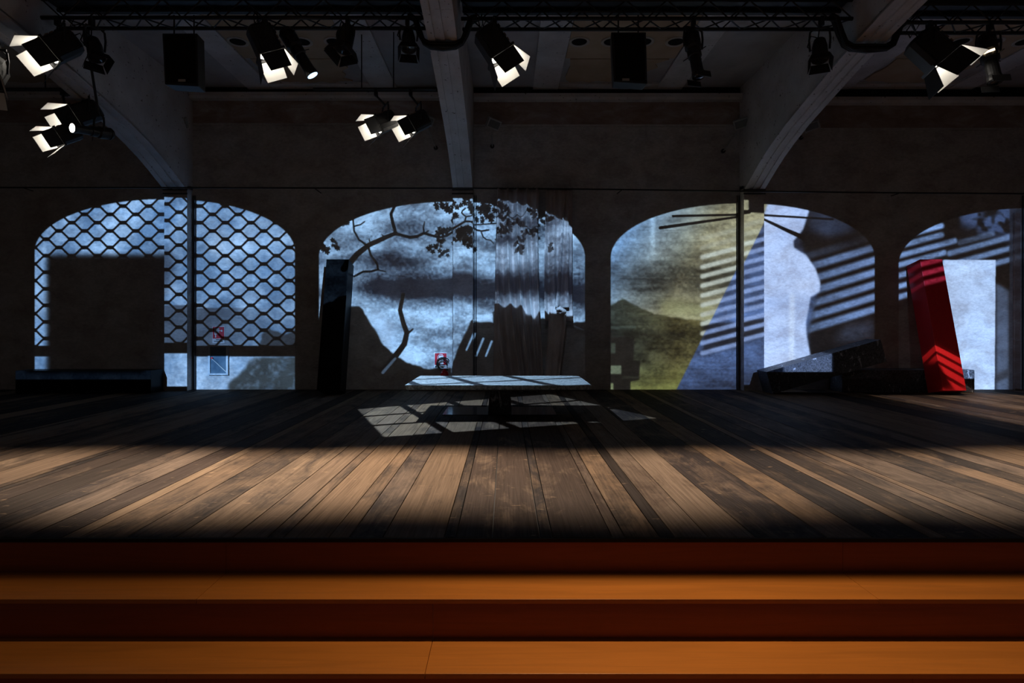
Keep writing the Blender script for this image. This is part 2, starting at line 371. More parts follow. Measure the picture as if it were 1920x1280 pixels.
class NB:
    def __init__(s, mt):
        s.t = mt.node_tree; s.b = s.t.nodes['Principled BSDF']; s.pos = s.new('ShaderNodeNewGeometry').outputs['Position']
    def new(s, t): return s.t.nodes.new(t)
    def link(s, a, b): s.t.links.new(a, b)
    def scale(s, v, sc, off=None):
        n = s.new('ShaderNodeVectorMath'); n.operation = 'MULTIPLY_ADD'; s.link(v, n.inputs[0]); n.inputs[1].default_value = sc
        if off is not None: s.link(off, n.inputs[2])
        return n.outputs[0]
    def noise(s, v, sc, det=4, rough=.55, dist=0):
        n = s.new('ShaderNodeTexNoise'); s.link(v, n.inputs['Vector']); n.inputs['Scale'].default_value = sc
        n.inputs['Detail'].default_value = det; n.inputs['Roughness'].default_value = rough; n.inputs['Distortion'].default_value = dist
        return n.outputs['Fac']
    def ramp(s, v, stops):
        n = s.new('ShaderNodeValToRGB'); s.link(v, n.inputs[0]); e = n.color_ramp.elements
        while len(e) < len(stops): e.new(.5)
        for k, (p, c) in zip(e, stops): k.position = p; k.color = (*c, 1) if len(c) == 3 else c
        return n.outputs[0]
    def mixc(s, f, a, b, mode='MIX'):
        n = s.new('ShaderNodeMix'); n.data_type = 'RGBA'; n.blend_type = mode
        for i, v in ((0, f), (6, a), (7, b)):
            if isinstance(v, (int, float)): n.inputs[i].default_value = v
            elif isinstance(v, tuple): n.inputs[i].default_value = (*v, 1)
            else: s.link(v, n.inputs[i])
        return n.outputs[2]
    def math(s, op, a, b=None):
        n = s.new('ShaderNodeMath'); n.operation = op
        for i, v in enumerate((a, b)):
            if v is None: continue
            if isinstance(v, (int, float)): n.inputs[i].default_value = v
            else: s.link(v, n.inputs[i])
        return n.outputs[0]
    def bump(s, hgt, st, dist=.02):
        n = s.new('ShaderNodeBump'); n.inputs['Strength'].default_value = st; n.inputs['Distance'].default_value = dist
        s.link(hgt, n.inputs['Height']); s.link(n.outputs[0], s.b.inputs['Normal'])
    def color(s, c): s.link(c, s.b.inputs['Base Color'])
    def rand(s): return s.new('ShaderNodeObjectInfo').outputs['Random']

def m_plaster():
    mt = mat('old_plaster', rough=.9, spec=.12); n = NB(mt)
    big = n.noise(n.pos, .5, 5, .6, .6); mid = n.noise(n.scale(n.pos, (1, 1, 1.5)), 1.7, 6, .62, .4); fine = n.noise(n.scale(n.pos, (1, 1, 1.8)), 13, 5, .7)
    c = n.ramp(big, [(.3, (.43, .39, .37)), (.5, (.50, .475, .46)), (.68, (.55, .54, .54))])
    c = n.mixc(n.math('MULTIPLY', n.ramp(mid, [(.36, (1, 1, 1)), (.58, (0, 0, 0))]), .62), c, (.30, .255, .235))
    c = n.mixc(.55, c, n.ramp(fine, [(.3, (.60, .60, .60)), (.7, (1.2, 1.2, 1.2))]), 'MULTIPLY')
    n.color(c); n.bump(fine, .2, .008); return mt
def m_frieze():
    mt = mat('red_brown_frieze', rough=.9, spec=.1); n = NB(mt)
    a = n.noise(n.scale(n.pos, (1, 1, 2)), 1.4, 6, .65, .5)
    n.color(n.ramp(a, [(.35, (.25, .175, .145)), (.52, (.33, .255, .225)), (.68, (.44, .40, .38))])); return mt
def m_rib():
    mt = mat('white_rib_paint', rough=.85, spec=.2); n = NB(mt)
    a = n.noise(n.pos, 1.6, 5, .6); sp = n.noise(n.pos, 17, 2, .5)
    c = n.ramp(a, [(.3, (.46, .43, .42)), (.65, (.62, .60, .60))])
    c = n.mixc(n.ramp(sp, [(.27, (1, 1, 1)), (.33, (0, 0, 0))]), c, (.14, .12, .11))
    n.color(c); return mt
def m_ceiling():
    mt = mat('ceiling_paint', rough=.9, spec=.1); n = NB(mt)
    n.color(n.ramp(n.noise(n.pos, .9, 5, .6, .4), [(.35, (.34, .315, .31)), (.65, (.44, .42, .42))])); return mt
def m_tan():
    mt = mat('tan_gypsum', rough=.9, spec=.1); n = NB(mt)
    n.color(n.ramp(n.noise(n.pos, 1.5, 4, .6), [(.35, (.40, .29, .19)), (.65, (.46, .35, .25))])); return mt
def m_plank():
    mt = mat('weathered_plank', rough=.7, spec=.05); n = NB(mt)
    r = n.rand(); cb = n.new('ShaderNodeCombineXYZ'); n.link(n.math('MULTIPLY', r, 91.7), cb.inputs[0]); n.link(n.math('MULTIPLY', r, 37.3), cb.inputs[1])
    v = n.scale(n.pos, (1, 1, 1), cb.outputs[0])
    grain = n.noise(n.scale(v, (46, 1.1, 1)), 1.0, 6, .65, .7)
    worn = n.noise(n.scale(v, (2.2, .75, 1)), 1.5, 6, .68, .5)
    knot = n.noise(n.scale(v, (1.4, 3.4, 1)), 3.2, 3, .6, .3)
    dark = n.ramp(r, [(0, (.018, .014, .013)), (.3, (.034, .024, .018)), (.55, (.024, .020, .020)), (.8, (.050, .032, .022)), (1, (.030, .025, .023))])
    pale = n.ramp(r, [(0, (.10, .070, .047)), (.45, (.175, .115, .070)), (.7, (.115, .088, .070)), (1, (.19, .13, .080))])
    thr = n.math('ADD', worn, n.math('MULTIPLY', n.math('SUBTRACT', n.math('FRACT', n.math('MULTIPLY', r, 7.31)), .5), .50))
    c = n.mixc(n.ramp(thr, [(.40, (0, 0, 0)), (.66, (1, 1, 1))]), dark, pale)
    sc_ = n.noise(n.scale(v, (5, 22, 1)), 1.0, 4, .6, .6)
    c = n.mixc(n.ramp(sc_, [(.66, (0, 0, 0)), (.74, (.7, .7, .7))]), c, (.24, .165, .10))
    c = n.mixc(n.ramp(knot, [(.66, (0, 0, 0)), (.74, (.75, .75, .75))]), c, (.25, .17, .105))
    c = n.mixc(.75, c, n.ramp(grain, [(.28, (.42, .42, .42)), (.62, (1.15, 1.15, 1.15))]), 'MULTIPLY')
    n.color(c)
    n.link(n.ramp(grain, [(.2, (.80, .80, .80)), (.8, (.60, .60, .60))]), n.b.inputs['Roughness'])
    n.bump(grain, .22, .004); return mt
def m_step(name, tint):
    mt = mat(name, rough=.42, spec=.4); n = NB(mt)
    r = n.rand(); cb = n.new('ShaderNodeCombineXYZ'); n.link(n.math('MULTIPLY', r, 53.0), cb.inputs[0])
    v = n.scale(n.pos, (1, 1, 1), cb.outputs[0])
    g = n.noise(n.scale(v, (.8, 16, 16)), 1.2, 5, .6, 1.4); g2 = n.noise(n.scale(v, (.5, 5, 5)), 1.0, 4, .5, 1.0)
    c = n.ramp(g, [(.3, tuple(x * .80 for x in tint)), (.7, tint)])
    c = n.mixc(n.math('MULTIPLY', n.ramp(g2, [(.52, (0, 0, 0)), (.72, (1, 1, 1))]), .45), c, tuple(x * .62 for x in tint))
    n.color(c); return mt
def m_stone(name, lo, hi, vein, sc, rough=.35, spec=.6, bump=.5):
    mt = mat(name, rough=rough, spec=spec); n = NB(mt)
    a = n.noise(n.pos, sc, 4, .75); v = n.noise(n.scale(n.pos, (1.0, 1, .35)), 5.5, 5, .6, 1.8)
    c = n.ramp(a, [(.36, lo), (.66, hi)])
    c = n.mixc(n.ramp(v, [(.60, (0, 0, 0)), (.66, (1, 1, 1)), (.70, (0, 0, 0))]), c, vein)
    n.color(c); n.bump(a, bump, .02); return mt
def m_curtain():
    mt = mat('curtain_velvet', rough=.85, spec=.15); n = NB(mt)
    a = n.noise(n.scale(n.pos, (3, 3, 1)), 2.0, 5, .6); w = n.noise(n.pos, 60, 2, .5)
    c = n.ramp(a, [(.3, (.30, .24, .22)), (.7, (.45, .38, .36))]); n.color(n.mixc(.25, c, n.ramp(w, [(.3, (.5, .5, .5)), (.7, (1.2, 1.2, 1.2))]), 'MULTIPLY'))
    n.b.inputs['Sheen Weight'].default_value = .3; return mt
def m_red():
    mt = mat('red_lacquer', rough=.42, spec=.25); n = NB(mt)
    n.color(n.ramp(n.noise(n.pos, 40, 3, .6), [(.3, (.50, .010, .014)), (.7, (.62, .018, .022))])); return mt
def m_black():
    mt = mat('black_lacquer', rough=.35, spec=.05); n = NB(mt)
    n.color(n.ramp(n.noise(n.pos, 25, 3, .6), [(.3, (.0025, .0025, .003)), (.7, (.005, .005, .0055))])); return mt
def m_noisy(name, lo, hi, sc, rough, spec=.4, metal=0):
    mt = mat(name, rough=rough, spec=spec, metal=metal); n = NB(mt)
    n.color(n.ramp(n.noise(n.pos, sc, 4, .6), [(.3, lo), (.7, hi)])); return mt
def m_emit(name, color, st):
    mt = mat(name, (0, 0, 0)); b = mt.node_tree.nodes['Principled BSDF']
    b.inputs['Emission Color'].default_value = (*color, 1); b.inputs['Emission Strength'].default_value = st; return mt
M = dict(plaster=m_plaster(), frieze=m_frieze(), rib=m_rib(), ceiling=m_ceiling(), tan=m_tan(), plank=m_plank(),
         tread=m_step('honey_tread', (.56, .20, .035)), riser=m_step('shaded_riser', (.28, .065, .026)),  # risers are the treads' wood; their shade is put into the darker tint
         stone=m_stone('black_stone', (.006, .006, .008), (.10, .105, .125), (.42, .44, .50), 34, .45, .45, 1.0),
         table=m_stone('grey_granite', (.10, .12, .14), (.50, .56, .58), (.66, .70, .72), 24, .42, .5, .6),
         curtain=m_curtain(), red=m_red(), black=m_black(),
         blackmetal=m_noisy('black_metal', (.010, .010, .011), (.02, .02, .021), 12, .5),
         lampmetal=m_noisy('lamp_housing', (.012, .012, .013), (.022, .021, .021), 9, .45),
         doorinner=m_noisy('barn_door_metal', (.05, .05, .05), (.07, .07, .07), 9, .5),
         rubber=m_noisy('cable_rubber', (.006, .006, .006), (.012, .012, .012), 20, .6),
         trimblack=m_noisy('black_edge', (.008, .008, .008), (.014, .014, .014), 15, .6, .2),
         grey=m_noisy('grey_enamel', (.30, .30, .29), (.38, .38, .37), 6, .5),
         darkglass=m_noisy('flood_glass', (.14, .15, .15), (.18, .19, .19), 6, .25),
         white=m_noisy('white_paint', (.70, .70, .70), (.78, .78, .78), 8, .6),
         signred=m_noisy('sign_red', (.55, .008, .02), (.62, .012, .03), 30, .5),
         extred=m_noisy('extinguisher_red', (.45, .008, .010), (.55, .012, .014), 20, .3),
         frame=m_noisy('cabinet_frame', (.40, .41, .42), (.46, .47, .48), 10, .4),
         pane=m_noisy('cabinet_pane', (.07, .11, .15), (.12, .17, .21), 2.5, .12, .6),
         print=m_noisy('print_black', (.02, .02, .02), (.03, .03, .03), 20, .7),
         darkfill=m_noisy('dark_fill', (.006, .006, .007), (.012, .012, .012), 5, .8, .1),  # near black for the vent and cove shade, and for the speaker grilles
         ring=m_noisy('vent_ring', (.42, .38, .33), (.48, .44, .40), 5, .6),
         plate=m_noisy('steel_plate', (.02, .024, .028), (.03, .034, .038), 8, .12, .7),
         copper=m_noisy('brown_vent', (.16, .09, .05), (.22, .13, .07), 5, .4),
         lens=m_emit('lit_lens', (1.0, .93, .82), 13), litface=m_noisy('lit_look_face', (.80, .78, .74), (.86, .84, .80), 9, .5), lensblue=m_emit('lit_blue_lens', (.50, .74, 1.0), 2.2), slit=m_emit('lit_slit', (1.0, .72, .42), 4),
         lensoff=m_noisy('dark_lens', (.02, .02, .022), (.03, .03, .034), 5, .08, .7))

# ================================================================== mesh helpers
class MB:
    def __init__(s): s.v = []; s.f = []
    def quadbox(s, p):            # eight points: bottom four, top four
        b = len(s.v); s.v += [Vector(q) for q in p]
        s.f += [tuple(b + i for i in q) for q in ((3, 2, 1, 0), (4, 5, 6, 7), (0, 1, 5, 4), (1, 2, 6, 5), (2, 3, 7, 6), (3, 0, 4, 7))]; return s
    def box(s, x0, x1, y0, y1, z0, z1):
        return s.quadbox([(x0, y0, z0), (x1, y0, z0), (x1, y1, z0), (x0, y1, z0), (x0, y0, z1), (x1, y0, z1), (x1, y1, z1), (x0, y1, z1)])
    def obox(s, c, ax, ay, az, hx, hy, hz):
        P = lambda i, j, k: c + ax * hx * i + ay * hy * j + az * hz * k
        return s.quadbox([P(-1, -1, -1), P(1, -1, -1), P(1, 1, -1), P(-1, 1, -1), P(-1, -1, 1), P(1, -1, 1), P(1, 1, 1), P(-1, 1, 1)])
    def prism(s, poly, thick):    # planar polygon extruded along a vector
        b = len(s.v); n = len(poly); t = Vector(thick)
        s.v += [Vector(p) for p in poly] + [Vector(p) + t for p in poly]
        s.f.append(tuple(range(b + n - 1, b - 1, -1))); s.f.append(tuple(range(b + n, b + 2 * n)))
        s.f += [(b + i, b + (i + 1) % n, b + n + (i + 1) % n, b + n + i) for i in range(n)]; return s
    def tube(s, pts, r, n=8, caps=True):
        pts = [Vector(p) for p in pts]; b = len(s.v); up = None
        for i, p in enumerate(pts):
            t = (pts[min(i + 1, len(pts) - 1)] - pts[max(i - 1, 0)]).normalized()
            if up is None: up = t.orthogonal().normalized()
            u = (up - t * up.dot(t)).normalized(); up = u; w = t.cross(u)
            rr = r[i] if isinstance(r, (list, tuple)) else r
            s.v += [p + (u * math.cos(2 * PI * k / n) + w * math.sin(2 * PI * k / n)) * rr for k in range(n)]
        for i in range(len(pts) - 1):
            for k in range(n):
                s.f.append((b + i * n + k, b + i * n + (k + 1) % n, b + (i + 1) * n + (k + 1) % n, b + (i + 1) * n + k))
        if caps:
            s.f.append(tuple(b + k for k in range(n - 1, -1, -1))); s.f.append(tuple(b + (len(pts) - 1) * n + k for k in range(n)))
        return s
    def lathe(s, c, axis, prof, n=20, r=None):   # prof: (distance along axis, radius)
        axis = Vector(axis).normalized(); u = axis.orthogonal().normalized(); w = axis.cross(u); b = len(s.v)
        for z, rr in prof:
            s.v += [Vector(c) + axis * z + (u * math.cos(2 * PI * k / n) + w * math.sin(2 * PI * k / n)) * rr for k in range(n)]
        for i in range(len(prof) - 1):
            for k in range(n): s.f.append((b + i * n + k, b + i * n + (k + 1) % n, b + (i + 1) * n + (k + 1) % n, b + (i + 1) * n + k))
        s.f.append(tuple(b + k for k in range(n - 1, -1, -1))); s.f.append(tuple(b + (len(prof) - 1) * n + k for k in range(n))); return s
    def strip(s, rows):           # grid of points
        b = len(s.v); n = len(rows[0])
        for r in rows: s.v += [Vector(p) for p in r]
        for i in range(len(rows) - 1):
            for k in range(n - 1): s.f.append((b + i * n + k, b + i * n + k + 1, b + (i + 1) * n + k + 1, b + (i + 1) * n + k))
        return s
    def build(s, name, mt, parent=None, org=None, bevel=0, smoothed=False, solid=0):
        pw = Vector(parent['w']) if parent is not None else Vector((0, 0, 0))
        if org is None: org = pw if parent is not None else Vector((0, 0, 0))
        org = Vector(org)
        me = bpy.data.meshes.new(name); me.from_pydata([tuple(v - org) for v in s.v], [], s.f); me.update()
        bm = bmesh.new(); bm.from_mesh(me); bmesh.ops.recalc_face_normals(bm, faces=bm.faces)
        if bevel: bmesh.ops.bevel(bm, geom=list(bm.edges), offset=bevel, segments=2, affect='EDGES', profile=.5)
        bm.to_mesh(me); bm.free()
        if smoothed:
            for p in me.polygons: p.use_smooth = True
        me.materials.append(M[mt])
        o = bpy.data.objects.new(name, me); COL.objects.link(o)
        o.location = org - pw
        if parent is not None: o.parent = parent
        o['w'] = tuple(org)
        if solid:
            md = o.modifiers.new('solid', 'SOLIDIFY'); md.thickness = solid; md.offset = 0
        return o
def root(name, loc, label, cat, group=None):
    o = bpy.data.objects.new(name, None); COL.objects.link(o); o.location = loc; o['w'] = tuple(loc)
    o.empty_display_size = .1
    return tag(o, label, cat, group)
def tag(o, label, cat, group=None):
    o['label'] = label; o['category'] = cat
    if group: o['group'] = group
    return o
def struct(o, label=None, cat=None):
    o['kind'] = 'structure'
    if label: o['label'] = label
    if cat: o['category'] = cat
    return o
V = Vector

# ================================================================== the room
wall = struct(MB().box(-16, 16, D, D + .3, -.05, 7.0).build('wall_back', 'plaster'), 'mottled grey brown plaster wall carrying the projected arches', 'wall')
fl = struct(MB().box(-16, 16, 4.26, D, -.30, -.035).build('floor', 'trimblack'), 'dark weathered timber floor of the raised stage', 'floor')
# floor boards, widths read off the stage edge
edges = [47, 117, 150, 237, 330, 437, 502, 532, 617, 655, 718, 833, 855, 923, 1013, 1036, 1148, 1172, 1237, 1265, 1328, 1416, 1550, 1637, 1744, 1775, 1857]
xs = [(e - CX) / 259.0 for e in edges]
while xs[0] > -15.8: xs.insert(0, xs[0] - random.choice((.09, .24, .3, .36, .42, .28)))
while xs[-1] < 15.8: xs.append(xs[-1] + random.choice((.09, .24, .3, .36, .42, .28)))
base = MB().box(-.5, .5, 4.245, D - .01, -.035, 0).build('plank', 'plank', fl, (0, 0, 0), 0)
for i in range(len(xs) - 1):
    p = base if i == 0 else base.copy()
    if i: COL.objects.link(p)
    w = xs[i + 1] - xs[i]
    p.location = ((xs[i] + xs[i + 1]) / 2, 0, random.uniform(-.0012, .0012)); p.scale = (w - .009, 1, 1)
# black nosing along the stage front
struct(MB().box(-16, 16, 4.225, 4.244, -.032, -.002).build('trim_1', 'trimblack', bevel=.003), 'thin black nosing along the stage front edge', 'trim')

# steps
st = root('stage_steps', (0, 3.8, -1.28), 'honey coloured wooden steps leading up to the dark stage', 'steps')
zt = [0, -.254, -.514, -.77, -1.03]; yt = [4.235, 3.835, 3.456, 3.06, 2.66]
seams = {1: (-6.46, -2.02, 2.436, 6.9), 2: (-9.4, -4.9, -.475, 3.98, 8.4), 3: (-6.5, -2.0, 2.4, 6.9), 4: (-9.4, -4.9, -.475, 3.98, 8.4)}
for k in range(1, 5):
    sx = [-14] + list(seams[k]) + [14]
    for a, b in zip(sx[:-1], sx[1:]):
        MB().box(a + .0012, b - .0012, yt[k] - .004, yt[k - 1] + .02, zt[k] - .03, zt[k]).build('tread', 'tread', st, bevel=.003)
        top = zt[k - 1] - (.034 if k == 1 else .031)
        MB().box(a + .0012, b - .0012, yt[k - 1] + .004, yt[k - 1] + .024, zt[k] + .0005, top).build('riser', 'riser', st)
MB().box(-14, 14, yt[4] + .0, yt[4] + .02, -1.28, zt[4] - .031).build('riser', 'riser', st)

# pilasters with their curved ribs
PIL = [(-14.35, -13.87), (-7.79, -7.27), (-1.20, -.75), (5.44, 5.90), (12.06, 12.52)]
prof = [(D - .27, 4.62), (13.05, 4.78), (12.75, 4.93), (12.4, 5.09), (12.0, 5.24), (11.4, 5.43), (10.6, 5.62), (9.9, 5.79), (9.2, 5.93), (8.4, 6.06), (7.4, 6.19), (6.2, 6.30), (5.0, 6.37), (3.0, 6.42)]
for k, (a, b) in enumerate(PIL):
    e = struct(MB().box(a, b, D - .25, D - .001, .0, 4.70).build('trim_%d' % (k + 2), 'plaster'), 'plaster pilaster carrying a whitewashed curved rib', 'trim')
    m = MB(); rows = []
    m.prism([(a, y, z) for y, z in prof] + [(a, 3.0, 6.999), (a, D - .001, 6.999), (a, D - .001, 4.62)], (b - a, 0, 0)).build('rib', 'rib', e)
    for x0, x1 in ((a, a + .11), (b - .11, b), (a + .19, b - .19)):
        low = [(x0, y - .012, z - .022) for y, z in prof]
        m = MB()
        for (y0, z0), (y1, z1) in zip(prof[:-1], prof[1:]):
            m.quadbox([(x0, y0 - .015, z0 - .028), (x1, y0 - .015, z0 - .028), (x1, y1 - .010, z1 - .028), (x0, y1 - .010, z1 - .028), (x0, y0, z0 + .02), (x1, y0, z0 + .02), (x1, y1, z1 + .02), (x0, y1, z1 + .02)])
        m.build('rib_moulding', 'rib', e)
    MB().box(a + .06, b - .06, D - .262, D - .25, 3.05 + 1.65, 4.62).build('pilaster_panel', 'rib', e)
    # black conduits and the bracket at the pilaster head
    side = b if (a + b) < -3 else a if (a + b) > 3 else b
    dx = .025 if side == b else -.025
    for q in (.8, 2.6):
        MB().tube([(side + dx * q, D - .03, .0), (side + dx * q, D - .03, 4.5)], .011, 8).build('conduit', 'blackmetal', e)
    for z in (4.49, 4.58):
        MB().box(a - .02, b + .02, D - .285, D - .262, z - .012, z + .012).build('bracket', 'blackmetal', e)

# ceiling with beams and vent panels
ceil = struct(MB().box(-16, 16, 2.5, D + .3, 7.0, 7.2).build('ceiling', 'ceiling'), 'dim grey plaster ceiling between the ribs', 'ceiling')
for c in (-10.85, -4.23, 2.35, 9.07):
    for sgn in (-1, 1):
        x0, x1 = sorted((c + sgn * 1.14, c + sgn * 1.72))
        MB().box(x0, x1, 5, D - .05, 6.95, 7.0).build('ceiling_beam', 'rib', ceil)
    MB().box(c - 1.13, c + 1.13, 13.28, D - .05, 6.955, 7.0).build('ceiling_beam', 'rib', ceil)
    p = MB().box(c - 1.12, c + 1.12, 10.2, 12.02, 6.965, 7.0).build('vent_panel', 'tan', ceil)
    ragged = [(c - 1.02 + 2.04 * i / 14 , 12.06 + random.uniform(0, .03)) for i in range(15)] + [(c + 1.04 - .22 * abs(math.sin(i * 1.7)) - .05 * i, 12.1 + 1.12 * i / 6) for i in range(1, 6)] + [(c + .8 - 1.7 * i / 12, 13.2 + random.uniform(-.05, .06)) for i in range(13)] + [(c - 1.02 + random.uniform(-.04, .06), 13.1 - i * .17) for i in range(5)]
    MB().prism([(x, y, 6.968) for x, y in ragged], (0, 0, .032)).build('bare_gypsum_patch', 'tan', ceil)
    for q in (-.93, -.31, .31, .93):
        MB().lathe((c + q, 11.3, 6.965), (0, 0, -1), [(0, .20), (.012, .20), (.02, .185), (.012, .150), (.004, .147)], 28).build('vent_ring', 'ring', p, smoothed=False)
        MB().lathe((c + q, 11.3, 6.964), (0, 0, -1), [(0, .146), (.006, .146)], 28).build('vent_shade', 'darkfill', p)  # black disc painted in for the shade inside the vent
# plaster ledge and frieze along the top of the wall
tn = 7
for a, b, dz in ((-13.86, -7.8, .03), (-7.26, -1.21, .02), (-.74, 5.43, -.01), (5.91, 12.05, -.09)):
    z = 6.76 + dz
    t = struct(MB().prism([(a, D, z - .08), (a, D - .16, z - .07), (a, D - .20, z - .02), (a, D - .20, z + .06), (a, D, z + .06)], (b - a, 0, 0)).build('trim_%d' % tn, 'rib'), 'pale plaster ledge along the top of the wall', 'trim'); tn += 1
    MB().box(a, b, D - .02, D - .001, 6.16 + dz, z - .08).build('frieze', 'frieze', t)
    MB().box(a, b, D - .035, D - .001, 6.11 + dz, 6.16 + dz).build('frieze_moulding', 'plaster', t)
    MB().box(a, b, D - .06, D - .001, z + .06, 6.999).build('cove_shade', 'darkfill', t)  # dark strip standing in for the shade of the gap above the ledge
# dark upright post at the far right end of the wall
struct(MB().box(11.79, 11.92, D - .06, D - .001, 0, 4.1).build('trim_%d' % tn, 'frieze'), 'brown upright strip at the right end of the wall', 'trim')

# ================================================================== stage objects
def leaning_pillar(name, x, mt, label):
    w, dp, L, a = .5, .46, 2.95, math.radians(13.6)
    y0 = 12.92
    u = V((0, math.sin(a), math.cos(a))); bk = V((0, math.cos(a), -math.sin(a))); X = V((1, 0, 0))
    b = V((x, y0, 0.001))                       # back lower edge rests on the floor
    P = lambda i, j, k: b + X * (w / 2 * i) - bk * (dp * j) + u * (L * k)
    m = MB().quadbox([P(-1, 1, 0), P(1, 1, 0), P(1, 0, 0), P(-1, 0, 0), P(-1, 1, 1), P(1, 1, 1), P(1, 0, 1), P(-1, 0, 1)])
    return tag(m.build(name, mt, org=(x, 12.9, 0), bevel=.006), label, 'pillar')
leaning_pillar('pillar', -3.77, 'black', 'glossy black square pillar leaning upright against the wall')
leaning_pillar('pillar', 9.55, 'red', 'bright red square pillar leaning against the wall')
tag(MB().box(-10.78, -7.80, 12.9, 13.36, .0005, .5).build('fallen_pillar', 'black', org=(-9.2, 13.1, 0), bevel=.006), 'glossy black pillar lying flat on the floor along the wall', 'pillar')
tag(MB().box(7.5, 10.45, 13.07, 13.57, .0005, .5).build('fallen_pillar', 'stone', org=(9, 13.3, 0), bevel=.008), 'rough black stone pillar lying flat behind the red pillar', 'pillar')
a = math.radians(15.9); u = V((math.cos(a), 0, math.sin(a))); n_ = V((-math.sin(a), 0, math.cos(a))); b = V((5.808, 12.75, .002)); Yv = V((0, 1, 0))
P = lambda i, j, k: b + u * (2.58 * i) + Yv * (.5 * j) + n_ * (.5 * k)
tag(MB().quadbox([P(0, 0, 0), P(1, 0, 0), P(1, 1, 0), P(0, 1, 0), P(0, 0, 1), P(1, 0, 1), P(1, 1, 1), P(0, 1, 1)]).build('tilted_pillar', 'stone', org=(6, 13, 0), bevel=.008),
    'rough black stone pillar tilted with its end propped on another', 'pillar')

# table
t = root('stone_table', (-.1, 10.0, 0), 'low wide granite table on a single pedestal in the middle of the stage', 'table')
xl, xr, yf, yb, zt_ = -1.585, 1.355, 9.2, 10.86, .572
m = MB().quadbox([(xl + .03, yf + .03, zt_ - .075), (xr - .03, yf + .03, zt_ - .075), (xr - .03, yb - .03, zt_ - .075), (xl + .03, yb - .03, zt_ - .075), (xl, yf, zt_), (xr, yf, zt_), (xr, yb, zt_), (xl, yb, zt_)])
m.build('tabletop', 'table', t, bevel=.006)
MB().box(xl + .06, xr - .06, yf + .06, yb - .06, zt_ - .10, zt_ - .0755).build('underframe', 'blackmetal', t)
MB().quadbox([(-.30, 9.84, .012), (.10, 9.84, .012), (.10, 10.22, .012), (-.30, 10.22, .012), (-.26, 9.86, .472), (.08, 9.86, .472), (.08, 10.2, .472), (-.26, 10.2, .472)]).build('pedestal', 'stone', t, bevel=.008)
MB().box(-1.06, .86, 9.83, 10.75, .0015, .012).build('base_plate', 'plate', t, bevel=.002)

# curtain cable and curtains
YC = D - .42
cable = root('curtain_cable', pt(948, 354, YC), 'thin black steel cable stretched along the whole wall', 'cable')
cpts = [pt(x, y, YC) for x, y in ((-300, 351.5), (0, 351.5), (400, 352), (900, 353), (1150, 355), (1400, 358.5), (1700, 361.5), (1920, 363), (2200, 365))]
MB().tube(cpts, .017, 6).build('wire', 'rubber', cable)
for (x0, y0, x1, y1) in ((590, 353, 602, 362), (1166, 356, 1157, 363), (1690, 361, 1671, 367), (40, 351, 62, 358), (318, 352, 330, 359)):
    MB().tube([pt(x0, y0, YC), pt(x1, y1, D - .02)], .011, 6).build('tie', 'rubber', cable)

def sheet(rows_px, folds, amp, skew, yc, nu=120, ph=0):
    """pleated cloth hanging between outline rows (y, x_left, x_right) given in pixels at depth yc"""
    out = []
    for r in range(len(rows_px)):
        y, xa, xb = rows_px[r]
        t = r / (len(rows_px) - 1); row = []
        for i in range(nu + 1):
            uu = i / nu
            ww = uu - skew * t * t * uu * (1 - uu) * 2
            q = 2 * PI * (folds * ww + ph)
            off = amp * (.55 + .45 * math.sin(3.1 * uu + ph * 5)) * (math.sin(q) + .35 * math.sin(2 * q + 1.3 + t)) * (.75 + .45 * t)
            sx = amp * .30 * math.cos(q)
            P_ = pt(xa + (xb - xa) * uu, y, yc); row.append((P_.x + sx, yc - off, max(P_.z, .004)))
        out.append(row)
    return out
def lerp_rows(keys, n):
    out = []
    for i in range(n + 1):
        y = keys[0][0] + (keys[-1][0] - keys[0][0]) * i / n
        for (a, b) in zip(keys[:-1], keys[1:]):
            if a[0] <= y <= b[0] + 1e-6:
                f = (y - a[0]) / (b[0] - a[0]); out.append((y, a[1] + (b[1] - a[1]) * f, a[2] + (b[2] - a[2]) * f)); break
    return out
cu = root('stage_curtain', pt(970, 734, YC), 'faded brown velvet curtain hanging in long folds from the cable', 'curtain')
MB().strip(sheet(lerp_rows([(354, 930, 1013), (430, 928, 1011), (560, 925, 1014), (650, 923, 1019), (733.5, 921, 1022)], 44), 4.6, .115, .6, YC)).build('panel', 'curtain', cu, smoothed=True, solid=.008)
for i in range(9):
    MB().lathe(pt(932 + i * 9.8, 353.2, YC) + V((-.008, 0, 0)), (1, 0, 0), [(0, .020), (.004, .026), (.012, .026), (.016, .020)], 12).build('ring', 'blackmetal', cu)
c2 = root('gathered_curtain', pt(1050, 734, YC), 'narrow brown curtain with one corner gathered up in a knot', 'curtain')
MB().strip(sheet(lerp_rows([(355, 1024, 1074), (480, 1021, 1074), (560, 1021, 1074), (602, 1022, 1076)], 30), 3.2, .055, .1, YC + .03, 70, .3)).build('back_panel', 'curtain', c2, smoothed=True, solid=.008)
MB().strip(sheet(lerp_rows([(365, 1058, 1066), (450, 1050, 1068), (540, 1044, 1067), (576, 1040, 1068)], 26), 1.3, .05, .0, YC - .14, 40, .15)).build('folded_flap', 'curtain', c2, smoothed=True, solid=.01)
MB().strip(sheet(lerp_rows([(574, 1032, 1060), (600, 1030, 1061), (660, 1026, 1054), (720, 1022, 1046), (733.5, 1020, 1044)], 26), 2.3, .05, .2, YC - .05, 50, .6)).build('tail', 'curtain', c2, smoothed=True, solid=.008)
MB().tube([pt(1044, 580, YC - .16), pt(1050, 577, YC - .2), pt(1058, 582, YC - .16), pt(1052, 590, YC - .13), pt(1044, 586, YC - .15)], [.03, .045, .045, .035, .02], 8).build('knot', 'curtain', c2, smoothed=True)
